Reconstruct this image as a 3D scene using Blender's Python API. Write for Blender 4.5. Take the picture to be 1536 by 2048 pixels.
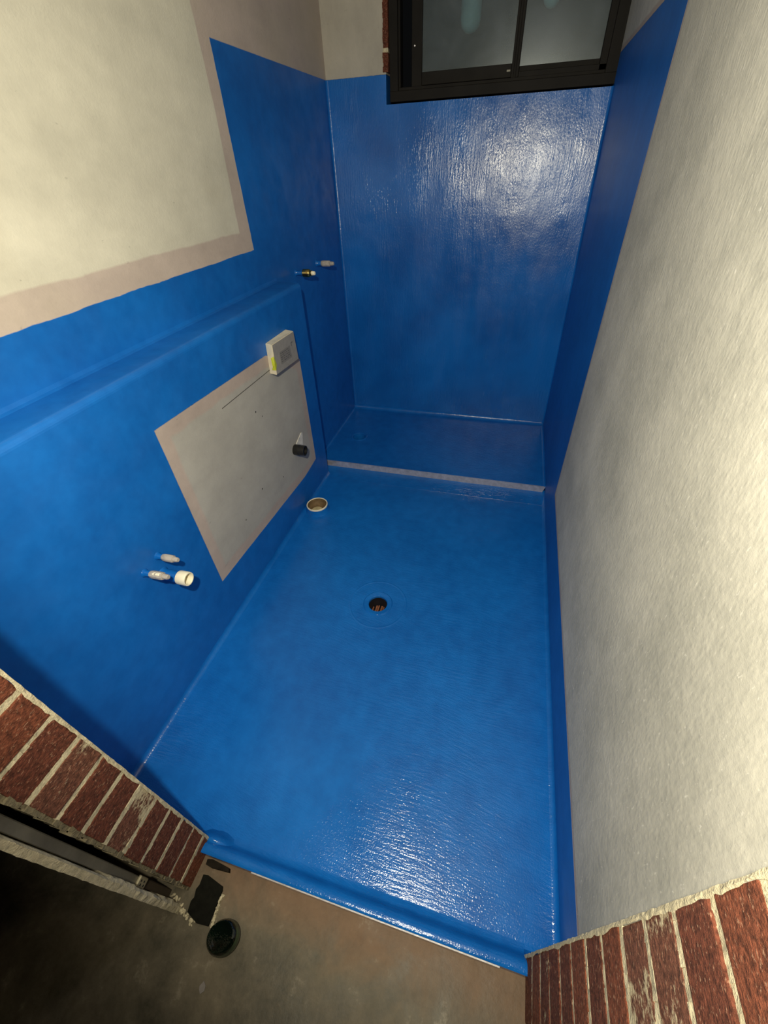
import bpy, bmesh, math, random
from mathutils import Vector, Matrix
random.seed(7)
for o in list(bpy.data.objects): bpy.data.objects.remove(o)
scn = bpy.context.scene
COL = scn.collection

# ------------------------------------------------------------ camera
F_PX = 822.2
PITCH, YAW, ROLL = 0.7025, -0.2984, -0.0486
def cam_axes():
    cx, sx = math.cos(PITCH), math.sin(PITCH)
    cz, sz = math.cos(YAW), math.sin(YAW)
    cr, sr = math.cos(ROLL), math.sin(ROLL)
    f = Vector((sz*cx, cz*cx, -sx)); r0 = Vector((cz, -sz, 0)); u0 = r0.cross(f)
    return cr*r0 + sr*u0, -sr*r0 + cr*u0, f
r_, u_, f_ = cam_axes()
cd = bpy.data.cameras.new('camera'); cam = bpy.data.objects.new('camera', cd); COL.objects.link(cam)
cd.sensor_fit = 'HORIZONTAL'; cd.sensor_width = 36.0; cd.lens = 36.0*F_PX/1536.0
cd.clip_start = 0.02; cd.clip_end = 60
M = Matrix((r_, u_, -f_)).transposed().to_4x4(); M.translation = Vector((0, 0, 1.515))
cam.matrix_world = M
scn.camera = cam

# ------------------------------------------------------------ world, lights, exposure
w = bpy.data.worlds.new('world'); scn.world = w; w.use_nodes = True
w.node_tree.nodes['Background'].inputs[0].default_value = (0.7, 0.75, 0.8, 1)
w.node_tree.nodes['Background'].inputs[1].default_value = 0.004
scn.view_settings.view_transform = 'Standard'; scn.view_settings.look = 'None'
scn.view_settings.gamma = 1.0; scn.view_settings.exposure = 0.0
try: scn.view_settings.use_curve_mapping = False
except Exception: pass

HEADLAMP_POS = (-0.10, -0.045, 1.77)
ld = bpy.data.lights.new('headlamp', 'SPOT'); ld.energy = 122; ld.color = (1.0, 0.92, 0.70)
ld.spot_size = math.radians(150); ld.spot_blend = 0.45; ld.shadow_soft_size = 0.018
lo = bpy.data.objects.new('headlamp', ld); COL.objects.link(lo)
lo.location = HEADLAMP_POS
lo.rotation_euler = Vector((0.16, 0.80, -0.42)).to_track_quat('-Z', 'Y').to_euler()
# dim bare bulb on the ceiling just inside the doorway
cl = bpy.data.lights.new('ceiling_light', 'AREA'); cl.shape = 'DISK'; cl.size = 0.09
cl.energy = 1.3; cl.color = (0.86, 0.93, 1.0)
co = bpy.data.objects.new('ceiling_light', cl); COL.objects.link(co)
co.location = (-0.10, 0.52, 2.36)

# ------------------------------------------------------------ helpers
def lin(r, g, b):
    def c(v):
        v /= 255.0
        return v/12.92 if v <= 0.04045 else ((v+0.055)/1.055)**2.4
    return (c(r), c(g), c(b), 1.0)

def tag(o, label=None, cat=None, group=None, kind=None):
    if label: o['label'] = label
    if cat: o['category'] = cat
    if group: o['group'] = group
    if kind: o['kind'] = kind
    return o
def empty(name, loc=(0, 0, 0)):
    o = bpy.data.objects.new(name, None); COL.objects.link(o); o.location = loc
    o.empty_display_size = 0.02
    return o
def finish(name, bm, mats, parent=None, smooth=False, loc=None):
    me = bpy.data.meshes.new(name)
    bmesh.ops.recalc_face_normals(bm, faces=bm.faces)
    if smooth:
        for f in bm.faces: f.smooth = True
    bm.to_mesh(me); bm.free()
    if not isinstance(mats, (list, tuple)): mats = [mats]
    for m in mats: me.materials.append(m)
    if smooth:
        try: me.set_sharp_from_angle(angle=math.radians(40))
        except Exception: pass
    o = bpy.data.objects.new(name, me); COL.objects.link(o)
    if parent is not None:
        o.parent = parent
        # meshes are written in world coordinates: keep them there
        o.location = (-parent.location[0], -parent.location[1], -parent.location[2])
    if loc: o.location = loc
    return o

def prism(bm, pts, axis, a, b, mi=0, fn=None, steps=1):
    """extrude polygon pts (2D) along axis from a to b. axis x: pts=(y,z); y: (x,z); z: (x,y)"""
    def P(p, t):
        v = {'x': (t, p[0], p[1]), 'y': (p[0], t, p[1]), 'z': (p[0], p[1], t)}[axis]
        return fn(v) if fn else v
    rings = []
    for k in range(steps+1):
        t = a + (b-a)*k/steps
        rings.append([bm.verts.new(P(p, t)) for p in pts])
    n = len(pts)
    fs = [bm.faces.new(rings[0]), bm.faces.new(list(reversed(rings[-1])))]
    for k in range(steps):
        for i in range(n):
            j = (i+1) % n
            fs.append(bm.faces.new((rings[k][i], rings[k][j], rings[k+1][j], rings[k+1][i])))
    for f in fs: f.material_index = mi
    return fs
def box(bm, x0, x1, y0, y1, z0, z1, mi=0, bev=0.0, jit=0.0, seg=1):
    vs = [bm.verts.new((x + random.uniform(-jit, jit), y + random.uniform(-jit, jit), z + random.uniform(-jit, jit)))
          for z in (z0, z1) for y in (y0, y1) for x in (x0, x1)]
    q = [(0, 2, 3, 1), (4, 5, 7, 6), (0, 1, 5, 4), (2, 6, 7, 3), (0, 4, 6, 2), (1, 3, 7, 5)]
    fs = [bm.faces.new([vs[i] for i in f]) for f in q]
    for f in fs: f.material_index = mi
    if bev > 0:
        es = list({e for f in fs for e in f.edges})
        r = bmesh.ops.bevel(bm, geom=es, offset=bev, segments=seg, affect='EDGES', profile=0.6)
        for f in r['faces']: f.material_index = mi
    return fs
def lathe(bm, prof, n=40, mat=None, mi=0, closed=False, ribs=None, a0=0.0):
    """prof: list of (r, h) revolve around local Z, then transform by mat"""
    rings = []
    for (r, h) in prof:
        if r < 1e-6:
            v = Vector((0, 0, h)); rings.append([bm.verts.new(mat @ v if mat else v)])
        else:
            ring = []
            for k in range(n):
                a = a0 + 2*math.pi*k/n
                rr = r * (ribs(k, r, h) if ribs else 1.0)
                v = Vector((rr*math.cos(a), rr*math.sin(a), h))
                ring.append(bm.verts.new(mat @ v if mat else v))
            rings.append(ring)
    m = len(rings)
    for i in range(m if closed else m-1):
        A, B = rings[i], rings[(i+1) % m]
        for k in range(n):
            l = (k+1) % n
            if len(A) == 1 and len(B) == 1: continue
            if len(A) == 1: f = bm.faces.new((A[0], B[k], B[l]))
            elif len(B) == 1: f = bm.faces.new((A[k], B[0], A[l]))
            else: f = bm.faces.new((A[k], B[k], B[l], A[l]))
            f.material_index = mi
def axis_mat(loc, d):
    q = Vector(d).normalized().to_track_quat('Z', 'Y')
    m = q.to_matrix().to_4x4(); m.translation = Vector(loc)
    return m

# ------------------------------------------------------------ material kit
class N:
    def __init__(s, name):
        s.m = bpy.data.materials.new(name); s.m.use_nodes = True
        s.t = s.m.node_tree; s.b = s.t.nodes['Principled BSDF']
        tc = s.t.nodes.new('ShaderNodeTexCoord'); s.co = tc.outputs['Object']
        s.xyz = None
    def new(s, ty): return s.t.nodes.new(ty)
    def link(s, a, b): s.t.links.new(a, b)
    def put(s, sock, v):
        if isinstance(v, bpy.types.NodeSocket): s.link(v, sock)
        elif isinstance(v, (tuple, list)) and len(v) == 3 and sock.type == 'RGBA': sock.default_value = (*v, 1)
        else: sock.default_value = v
    def math(s, op, a, b=0.0, c=None, clamp=False):
        n = s.new('ShaderNodeMath'); n.operation = op; n.use_clamp = clamp
        s.put(n.inputs[0], a); s.put(n.inputs[1], b)
        if c is not None: s.put(n.inputs[2], c)
        return n.outputs[0]
    def axis(s, a):
        if s.xyz is None:
            n = s.new('ShaderNodeSeparateXYZ'); s.link(s.co, n.inputs[0]); s.xyz = n
        return s.xyz.outputs['xyz'.index(a)]
    def scale(s, v):
        n = s.new('ShaderNodeMapping'); s.link(s.co, n.inputs[0]); n.inputs['Scale'].default_value = v
        return n.outputs[0]
    def rotscale(s, rot, v):
        n = s.new('ShaderNodeMapping'); s.link(s.co, n.inputs[0]); n.inputs['Rotation'].default_value = rot
        m = s.new('ShaderNodeMapping'); s.link(n.outputs[0], m.inputs[0]); m.inputs['Scale'].default_value = v
        return m.outputs[0]
    def noise(s, sc=5.0, det=3.0, rough=0.5, vec=None, dist=0.0):
        n = s.new('ShaderNodeTexNoise'); s.link(vec if vec is not None else s.co, n.inputs['Vector'])
        n.inputs['Scale'].default_value = sc; n.inputs['Detail'].default_value = det
        n.inputs['Roughness'].default_value = rough; n.inputs['Distortion'].default_value = dist
        return n.outputs[0]
    def ramp(s, v, a, b, lo=0.0, hi=1.0):
        n = s.new('ShaderNodeMapRange'); s.put(n.inputs[0], v); n.clamp = True
        for i, x in enumerate((a, b, lo, hi)): n.inputs[i+1].default_value = x
        return n.outputs[0]
    def mix(s, f, a, b):
        n = s.new('ShaderNodeMix'); n.data_type = 'RGBA'
        s.put(n.inputs[0], f)
        for i, v in ((6, a), (7, b)): s.put(n.inputs[i], v)
        return n.outputs[2]
    def fmix(s, f, a, b):
        n = s.new('ShaderNodeMix'); n.data_type = 'FLOAT'
        s.put(n.inputs[0], f); s.put(n.inputs[2], a); s.put(n.inputs[3], b)
        return n.outputs[0]
    def bump(s, h, dist, strength=1.0, nrm=None):
        n = s.new('ShaderNodeBump'); s.put(n.inputs['Height'], h); n.inputs['Distance'].default_value = dist
        s.put(n.inputs['Strength'], strength)
        if nrm is not None: s.link(nrm, n.inputs['Normal'])
        return n.outputs[0]
    def half(s, u, v, p, q, wob=None):
        """signed distance, positive to the LEFT of p->q in (u,v)"""
        dx, dy = q[0]-p[0], q[1]-p[1]; l = math.hypot(dx, dy); nx, ny = -dy/l, dx/l
        t = s.math('MULTIPLY_ADD', u, nx, -(p[0]*nx + p[1]*ny))
        t = s.math('MULTIPLY_ADD', v, ny, t)
        return t
    def poly(s, u, v, pts):
        d = None
        for i in range(len(pts)):
            h = s.half(u, v, pts[i], pts[(i+1) % len(pts)])
            d = h if d is None else s.math('MINIMUM', d, h)
        return d
    def done(s, base=None, rough=None, nrm=None, metal=None, spec=None):
        if base is not None: s.put(s.b.inputs['Base Color'], base)
        if rough is not None: s.put(s.b.inputs['Roughness'], rough)
        if metal is not None: s.put(s.b.inputs['Metallic'], metal)
        if spec is not None: s.put(s.b.inputs['Specular IOR Level'], spec)
        if nrm is not None: s.link(nrm, s.b.inputs['Normal'])
        return s.m
def simple(name, col, rough=0.5, metal=0.0, nsc=None, namp=0.15, bsc=None, bd=0.0005, spec=0.5):
    k = N(name); c = col
    if nsc:
        n = k.noise(nsc, 4, 0.6)
        c = k.mix(k.ramp(n, 0.3, 0.7), tuple(x*(1-namp) for x in col[:3]), tuple(min(1, x*(1+namp)) for x in col[:3]))
    nr = k.bump(k.noise(bsc, 4, 0.6), bd) if bsc else None
    return k.done(c, rough, nr, metal, spec)

# the blue waterproofing membrane, as colour + height, brush direction differs per surface
BLUE_A = (0.0034, 0.092, 0.375)
BLUE_B = (0.0065, 0.136, 0.500)
def blue_parts(k, brush, amp=1.0):
    big = k.noise(3.0, 3, 0.5)
    med = k.noise(22, 3, 0.6)
    c = k.mix(k.ramp(k.math('ADD', k.math('MULTIPLY', big, 0.6), k.math('MULTIPLY', med, 0.4)), 0.35, 0.65), BLUE_A, BLUE_B)
    st = k.noise(1.0, 3, 0.6, k.scale(brush))
    fine = k.noise(240, 2, 0.5)
    blot = k.noise(9, 2, 0.5)
    h = k.math('ADD', k.math('MULTIPLY', st, 0.9*amp), k.math('MULTIPLY', fine, 0.30*amp))
    h = k.math('ADD', h, k.math('MULTIPLY', blot, 1.6))
    return c, h
def plaster_parts(k, cem, prim, cmask, streak):
    n1 = k.noise(4.0, 5, 0.6); n2 = k.noise(38, 4, 0.7); n3 = k.noise(1.0, 4, 0.6, k.scale(streak))
    v = k.math('ADD', k.math('MULTIPLY', n1, 0.55), k.math('ADD', k.math('MULTIPLY', n2, 0.15), k.math('MULTIPLY', n3, 0.30)))
    c1 = k.mix(k.ramp(v, 0.34, 0.66), tuple(x*0.84 for x in cem[:3]), tuple(min(1, x*1.10) for x in cem[:3]))
    c2 = k.mix(k.ramp(v, 0.34, 0.66), tuple(x*0.84 for x in prim[:3]), tuple(min(1, x*1.12) for x in prim[:3]))
    c = k.mix(cmask, c2, c1)
    # thin scratches and pock marks
    sp = k.ramp(k.noise(26, 3, 0.65, k.scale((1, 1, 2.2))), 0.70, 0.76)
    c = k.mix(k.math('MULTIPLY', sp, 0.45), c, tuple(x*0.45 for x in cem[:3]))
    h = k.math('ADD', k.math('MULTIPLY', n2, 0.6), k.math('MULTIPLY', n3, 0.9))
    h = k.math('ADD', h, k.math('MULTIPLY', k.noise(160, 3, 0.6), 0.35))
    return c, h

ZT = 1.864      # top of the blue on the shower walls

def wall_left_mat():
    k = N('wall_left_surface'); y, z = k.axis('y'), k.axis('z')
    e1 = k.math('MULTIPLY', k.math('SUBTRACT', k.noise(55, 3, 0.6), 0.5), 0.006)
    e2 = k.math('MULTIPLY', k.math('SUBTRACT', k.noise(9, 3, 0.6), 0.5), 0.022)
    e3 = k.math('MULTIPLY', k.math('SUBTRACT', k.noise(5, 4, 0.6), 0.5), 0.020)
    # bare regions (signed distances)
    up1 = k.half(y, z, (2.906, ZT), (1.0, ZT+0.001))           # below the line: left of leftward travel is down
    up1 = k.math('MULTIPLY', up1, -1.0)
    up2 = k.poly(y, z, [(1.864, 1.251), (1.883, 1.861), (1.95, 4.0), (-3, 4.0), (-3, 1.24)])
    up2b = k.math('ADD', up2, k.math('MULTIPLY', e2, 0.5))
    bare = k.math('MAXIMUM', up1, up2b)
    patch = k.poly(y, z, [(0.8735, 0.928), (0.879, 0.155), (1.30, 0.150), (1.70, 0.185), (1.8665, 0.176), (1.873, 0.786), (1.57, 0.908)])
    bare = k.math('MAXIMUM', bare, k.math('ADD', patch, k.math('MULTIPLY', e2, 0.12)))
    bm = k.ramp(k.math('ADD', bare, k.math('MULTIPLY', e1, 0.25)), -0.0012, 0.0012)
    # pale cement zone inside the pink primer border
    c1 = k.poly(y, z, [(1.782, 1.322), (1.812, 1.70), (1.812, 4.0), (-3, 4.0), (-3, 1.312)])
    c2 = k.math('SUBTRACT', patch, 0.048)
    cem_up = k.ramp(k.math('ADD', c1, e3), -0.003, 0.003)
    cem_lo = k.ramp(k.math('ADD', c2, e2), -0.006, 0.006)
    isup = k.ramp(z, 1.10, 1.101)
    cm = k.math('MAXIMUM', k.math('MULTIPLY', cem_up, isup), k.math('MULTIPLY', cem_lo, k.math('SUBTRACT', 1.0, isup)))
    cem = k.mix(isup, (0.37, 0.355, 0.33), (0.56, 0.535, 0.45))
    prim = k.mix(isup, (0.40, 0.33, 0.30), (0.45, 0.375, 0.335))
    pc, ph = plaster_parts(k, (0.5, 0.5, 0.5), (0.5, 0.5, 0.5), 0.5, (4, 6, 14))
    base = k.mix(cm, prim, cem)
    n = k.new('ShaderNodeMix'); n.data_type = 'RGBA'; n.blend_type = 'MULTIPLY'; n.inputs[0].default_value = 1.0
    k.link(base, n.inputs[6]); 
    g = k.new('ShaderNodeMix'); g.data_type = 'RGBA'; g.blend_type = 'ADD'; g.inputs[0].default_value = 1.0
    k.link(pc, g.inputs[6]); k.link(pc, g.inputs[7]); k.link(g.outputs[2], n.inputs[7])
    # rust coloured damp stains on the upper cement
    st = k.math('MULTIPLY', k.ramp(k.noise(2.2, 3, 0.5), 0.56, 0.72), k.math('MULTIPLY', isup, 0.30))
    plaster = k.mix(st, n.outputs[2], (0.46, 0.41, 0.30))
    # ruled pencil line and screw holes on the lower patch
    l1 = k.half(y, z, (1.20, 0.842), (1.56, 0.842))
    l1 = k.math('MULTIPLY', k.ramp(k.math('ABSOLUTE', l1), 0.0022, 0.0010), k.ramp(y, 1.199, 1.2))
    l1 = k.math('MULTIPLY', l1, k.math('MULTIPLY', k.math('SUBTRACT', 1.0, isup), k.ramp(y, 1.60, 1.599)))
    plaster = k.mix(l1, plaster, (0.05, 0.045, 0.04))
    for (py, pz, pr) in ((1.40, 0.73, 0.0045), (1.44, 0.69, 0.003), (1.30, 0.395, 0.0045), (1.49, 0.33, 0.0035), (1.13, 0.35, 0.0035), (1.06, 0.928, 0.006)):
        a = k.math('SUBTRACT', y, py); b = k.math('SUBTRACT', z, pz)
        d = k.math('SQRT', k.math('ADD', k.math('MULTIPLY', a, a), k.math('MULTIPLY', b, b)))
        plaster = k.mix(k.ramp(d, pr*1.1, pr*0.8), plaster, (0.02, 0.02, 0.02))
    bc, bh = blue_parts(k, (6, 14, 60), 0.55)
    col = k.mix(bm, bc, plaster)
    rough = k.fmix(bm, k.ramp(k.noise(14, 3, 0.5), 0.3, 0.7, 0.36, 0.50), 0.92)
    h = k.fmix(bm, k.math('ADD', k.math('MULTIPLY', bh, 0.5), 0.9), ph)
    return k.done(col, rough, k.bump(h, 0.0010, 0.9), spec=0.45)

def wall_right_mat():
    k = N('wall_right_surface'); y, z = k.axis('y'), k.axis('z')
    e1 = k.math('MULTIPLY', k.math('SUBTRACT', k.noise(55, 3, 0.6), 0.5), 0.003)
    a = k.half(y, z, (1.757, 4.0), (1.757, -1.0))     # positive for y > 1.757
    b = k.half(y, z, (1.0, ZT-0.004), (-1.0, ZT-0.004))       # positive below ZT
    sh = k.math('MINIMUM', a, b)
    lowp = k.half(y, z, (1.76, 0.238), (0.18, 0.184))
    blue = k.math('MAXIMUM', sh, lowp)
    bl = k.ramp(k.math('ADD', blue, e1), -0.0010, 0.0010)
    prim_d = k.math('SUBTRACT', k.math('MULTIPLY', blue, -1.0), 0.016)
    prim_d = k.math('ADD', prim_d, k.math('MULTIPLY', k.math('SUBTRACT', k.noise(6, 4, 0.6), 0.5), 0.016))
    cm = k.ramp(prim_d, -0.003, 0.003)
    shade = k.ramp(a, -0.02, 0.02)
    n1 = k.noise(3.2, 5, 0.6); n2 = k.noise(45, 4, 0.75); n3 = k.noise(1.0, 4, 0.65, k.scale((12, 26, 7)))
    v = k.math('ADD', k.math('MULTIPLY', n1, 0.55), k.math('ADD', k.math('MULTIPLY', n2, 0.22), k.math('MULTIPLY', n3, 0.16)))
    c1 = k.mix(k.ramp(v, 0.36, 0.62), (0.38, 0.37, 0.325), (0.60, 0.575, 0.50))
    c2 = k.mix(k.ramp(v, 0.36, 0.64), (0.35, 0.29, 0.26), (0.46, 0.38, 0.33))
    pl = k.mix(cm, c2, c1)
    specks = k.ramp(k.noise(60, 3, 0.6, k.scale((1, 2.6, 1))), 0.64, 0.70)
    pl = k.mix(k.math('MULTIPLY', specks, 0.5), pl, (0.74, 0.71, 0.64))
    bc, bh = blue_parts(k, (6, 14, 60), 0.7)
    col = k.mix(bl, pl, bc)
    # trowel ridges: short raised stipples
    vor = k.new('ShaderNodeTexVoronoi'); vor.inputs['Scale'].default_value = 150; vor.feature = 'SMOOTH_F1'
    k.link(k.scale((1, 1.0, 0.45)), vor.inputs['Vector'])
    ph = k.math('ADD', k.math('MULTIPLY', n2, 1.0), k.math('MULTIPLY', n3, 0.35))
    ph = k.math('ADD', ph, k.math('MULTIPLY', vor.outputs[0], -0.60))
    h = k.fmix(bl, ph, k.math('ADD', k.math('MULTIPLY', bh, 0.5), 1.5))
    rough = k.fmix(bl, 0.85, 0.42)
    return k.done(col, rough, k.bump(h, 0.0010, 1.0), spec=0.45)

def wall_back_mat():
    k = N('wall_back_surface'); x, y, z = k.axis('x'), k.axis('y'), k.axis('z')
    e1 = k.math('MULTIPLY', k.math('SUBTRACT', k.noise(50, 3, 0.6), 0.5), 0.004)
    b = k.math('SUBTRACT', ZT, z)
    # the reveal around the window frame is exposed red brick above the blue
    rev = k.math('MULTIPLY', k.ramp(y, 2.966, 2.969), k.ramp(z, 1.80, 1.81))
    bl = k.ramp(k.math('ADD', b, e1), -0.0010, 0.0010)
    pc, ph = plaster_parts(k, (0.43, 0.41, 0.36), (0.40, 0.36, 0.31), 0.6, (14, 4, 5))
    big = k.noise(3.0, 3, 0.5)
    st = k.noise(1.0, 3, 0.6, k.scale((115, 60, 13)))
    sel = k.ramp(k.noise(3.3, 2, 0.5, k.scale((1.6, 1, 0.8))), 0.42, 0.58)
    bc = k.mix(k.ramp(big, 0.35, 0.65), BLUE_A, BLUE_B)
    fine = k.noise(200, 2, 0.5, k.scale((1, 1, 0.5)))
    bh = k.math('ADD', k.math('MULTIPLY', st, k.fmix(sel, 0.6, 1.7)), k.math('MULTIPLY', fine, 0.5))
    bh = k.math('ADD', bh, k.math('MULTIPLY', k.noise(5, 2, 0.5), 4.0))
    col = k.mix(bl, pc, bc)
    rough = k.fmix(bl, 0.9, k.ramp(k.noise(4, 2, 0.5, k.scale((3, 1, 0.8))), 0.35, 0.65, 0.20, 0.30))
    h = k.fmix(bl, ph, bh)
    return k.done(col, rough, k.bump(h, 0.0012, 1.0), spec=0.55)

def floor_mat():
    k = N('floor_membrane')
    big = k.noise(2.2, 3, 0.5); med = k.noise(17, 3, 0.6)
    c = k.mix(k.ramp(k.math('ADD', k.math('MULTIPLY', big, 0.55), k.math('MULTIPLY', med, 0.45)), 0.36, 0.64), BLUE_A, BLUE_B)
    st = k.noise(1.0, 3, 0.6, k.scale((16, 120, 40)))
    st2 = k.noise(1.0, 2, 0.6, k.rotscale((0, 0, 0.2), (20, 130, 40)))
    sel = k.ramp(k.noise(2.6, 2, 0.5), 0.42, 0.58)
    fine = k.noise(230, 2, 0.5)
    h = k.math('ADD', k.fmix(sel, k.math('MULTIPLY', st, 1.4), k.math('MULTIPLY', st2, 1.1)), k.math('MULTIPLY', fine, 0.60))
    h = k.math('ADD', h, k.math('MULTIPLY', k.noise(4.5, 2, 0.5), 2.0))
    rough = k.ramp(k.noise(8, 3, 0.5), 0.3, 0.7, 0.12, 0.21)
    return k.done(c, rough, k.bump(h, 0.0011, 1.0), spec=0.5)

def entry_mat():
    k = N('entry_concrete'); x, y, z = k.axis('x'), k.axis('y'), k.axis('z')
    n1 = k.noise(5.0, 6, 0.65, dist=0.6); n2 = k.noise(18, 5, 0.7); n3 = k.noise(90, 3, 0.6)
    v = k.math('ADD', k.math('MULTIPLY', n1, 0.6), k.math('ADD', k.math('MULTIPLY', n2, 0.3), k.math('MULTIPLY', n3, 0.1)))
    grey = k.mix(k.ramp(v, 0.36, 0.64), (0.048, 0.043, 0.028), (0.175, 0.145, 0.100))
    red = k.mix(k.ramp(v, 0.36, 0.64), (0.095, 0.056, 0.030), (0.190, 0.120, 0.074))
    edge = k.math('ADD', k.math('ADD', y, k.math('MULTIPLY', x, 0.10)), k.math('MULTIPLY', k.math('SUBTRACT', n1, 0.5), 0.22))
    c = k.mix(k.ramp(edge, -0.03, 0.07), grey, red)
    lt = k.ramp(n2, 0.62, 0.72)
    c = k.mix(k.math('MULTIPLY', lt, 0.45), c, (0.30, 0.26, 0.20))
    pk = k.ramp(k.noise(11, 4, 0.6), 0.66, 0.74)
    c = k.mix(k.math('MULTIPLY', pk, 0.4), c, (0.055, 0.045, 0.035))
    return k.done(c, k.ramp(n1, 0.3, 0.7, 0.45, 0.75), k.bump(k.math('ADD', n2, k.math('MULTIPLY', n3, 0.5)), 0.0012), spec=0.35)

def brick_mat(name, base, smear):
    k = N(name)
    n1 = k.noise(1.0, 5, 0.75, k.scale((120, 120, 170))); n2 = k.noise(14, 4, 0.6); n3 = k.noise(1.0, 3, 0.6, k.scale((260, 150, 300)))
    c = k.mix(k.ramp(n1, 0.38, 0.64), tuple(v*0.45 for v in base), tuple(v*1.45 for v in base))
    sc = k.ramp(n3, 0.60, 0.68)
    c = k.mix(k.math('MULTIPLY', sc, 0.6), c, (0.50, 0.30, 0.20))
    sm = k.ramp(k.math('ADD', k.math('MULTIPLY', n2, 0.65), k.math('MULTIPLY', n1, 0.35)), smear, smear+0.06)
    c = k.mix(sm, c, (0.50, 0.43, 0.29))
    h = k.math('ADD', k.math('MULTIPLY', n1, 1.3), k.math('MULTIPLY', n3, 0.8))
    return k.done(c, 0.9, k.bump(h, 0.0028, 1.0), spec=0.25)

m_left = wall_left_mat(); m_right = wall_right_mat(); m_back = wall_back_mat()
m_floor = floor_mat(); m_entry = entry_mat()
m_bricks = [brick_mat('brick_red', (0.165, 0.050, 0.026), 0.66), brick_mat('brick_brown', (0.125, 0.038, 0.022), 0.64), brick_mat('brick_smeared', (0.155, 0.060, 0.038), 0.50)]
def mortar(name, c=(0.56, 0.50, 0.35)):
    k = N(name); n = k.noise(60, 5, 0.7); n2 = k.noise(260, 3, 0.6)
    col = k.mix(k.ramp(n, 0.34, 0.62), tuple(v*0.62 for v in c), c)
    return k.done(col, 0.95, k.bump(k.math('ADD', n, k.math('MULTIPLY', n2, 0.5)), 0.003), spec=0.2)
m_mortar = mortar('mortar_cream', (0.60, 0.53, 0.37)); m_mortar_dirty = mortar('mortar_dirty', (0.20, 0.17, 0.11))
m_ceiling = simple('ceiling_paint', (0.55, 0.54, 0.50), 0.9, nsc=6)
m_frame = simple('window_bronze_frame', (0.0085, 0.0072, 0.0062), 0.62, 0.0, nsc=9, namp=0.3, spec=0.15)
m_rubber = simple('seal_black', (0.006, 0.006, 0.007), 0.6)
m_alu = simple('brushed_aluminium', (0.70, 0.67, 0.69), 0.30, 0.7, nsc=40, namp=0.2, bsc=120, bd=0.0003)
m_steel = simple('galvanised_steel', (0.20, 0.19, 0.16), 0.55, 0.5, nsc=14, namp=0.25)
m_brass = simple('brass', (0.56, 0.40, 0.13), 0.24, 1.0, nsc=60, namp=0.1)
m_white = simple('white_pvc', (0.80, 0.74, 0.58), 0.45, nsc=40, namp=0.08)
m_black = simple('black_pipe', (0.010, 0.010, 0.010), 0.45)
m_bluepaint = m_floor
m_brown = simple('brown_pipe_wall', (0.16, 0.105, 0.055), 0.5, nsc=30, namp=0.35, bsc=60)
m_tan = simple('tan_plug', (0.50, 0.42, 0.24), 0.7, nsc=40, namp=0.25, bsc=80)
m_terra = simple('terracotta_grate', (0.20, 0.075, 0.040), 0.5, nsc=60, namp=0.3)
m_dark = simple('dark_hollow', (0.004, 0.006, 0.012), 0.6)
m_box = simple('white_box_plastic', (0.66, 0.60, 0.47), 0.6, nsc=30, namp=0.08, bsc=90, bd=0.0004)
m_boxface = simple('grey_box_face', (0.27, 0.255, 0.24), 0.6, nsc=50, namp=0.10, bsc=90, bd=0.0003)
m_yellow = simple('yellow_green_tape', (0.42, 0.46, 0.02), 0.5, nsc=50, namp=0.1)
m_dark_plate = simple('near_black_plate', (0.007, 0.007, 0.005), 0.9, nsc=60, namp=0.35, bsc=70, spec=0.12)
m_chip = simple('pale_chip', (0.20, 0.18, 0.17), 0.7, nsc=60)
m_paper = simple('white_filler', (0.62, 0.60, 0.56), 0.8, nsc=50, bsc=90)
m_tealbar = simple('pale_teal', (0.30, 0.62, 0.66), 0.6, nsc=20)
def clear_mat(name, c, alpha):
    k = N(name); n = k.noise(60, 3, 0.6)
    m = k.done(k.mix(k.ramp(n, 0.35, 0.65), tuple(v*0.75 for v in c), c), 0.22, k.bump(n, 0.0008), spec=0.6)
    k.b.inputs['Transmission Weight'].default_value = alpha; k.b.inputs['IOR'].default_value = 1.25
    return m
m_clear = clear_mat('clear_plastic_cap', (0.62, 0.56, 0.50), 0.30)
m_bottle = simple('dark_green_gloss', (0.002, 0.005, 0.003), 0.05, nsc=20, namp=0.5, bsc=38, bd=0.0040, spec=1.0)
m_bottle_g = simple('green_rim', (0.03, 0.05, 0.025), 0.12, nsc=60, namp=0.6, bsc=90, bd=0.001, spec=0.8)
def glass_mat():
    k = N('window_glass_dusty')
    t = k.t; out = [n for n in t.nodes if n.type == 'OUTPUT_MATERIAL'][0]
    tr = k.new('ShaderNodeBsdfTransparent'); tr.inputs[0].default_value = (0.92, 0.97, 0.99, 1)
    gl = k.new('ShaderNodeBsdfGlossy'); gl.inputs['Roughness'].default_value = 0.25; gl.inputs[0].default_value = (0.8, 0.85, 0.9, 1)
    df = k.new('ShaderNodeBsdfDiffuse'); 
    n = k.noise(5, 5, 0.65, dist=0.5)
    k.link(k.mix(k.ramp(n, 0.35, 0.65), (0.080, 0.105, 0.115), (0.15, 0.18, 0.20)), df.inputs[0])
    m1 = k.new('ShaderNodeMixShader'); m1.inputs[0].default_value = 0.45
    k.link(k.ramp(n, 0.3, 0.7, 0.22, 0.36), m1.inputs[0])
    k.link(tr.outputs[0], m1.inputs[1]); k.link(df.outputs[0], m1.inputs[2])
    m2 = k.new('ShaderNodeMixShader'); m2.inputs[0].default_value = 0.03
    k.link(m1.outputs[0], m2.inputs[1]); k.link(gl.outputs[0], m2.inputs[2])
    k.link(m2.outputs[0], out.inputs[0]); t.nodes.remove(k.b)
    return k.m
m_glass = glass_mat()

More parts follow.
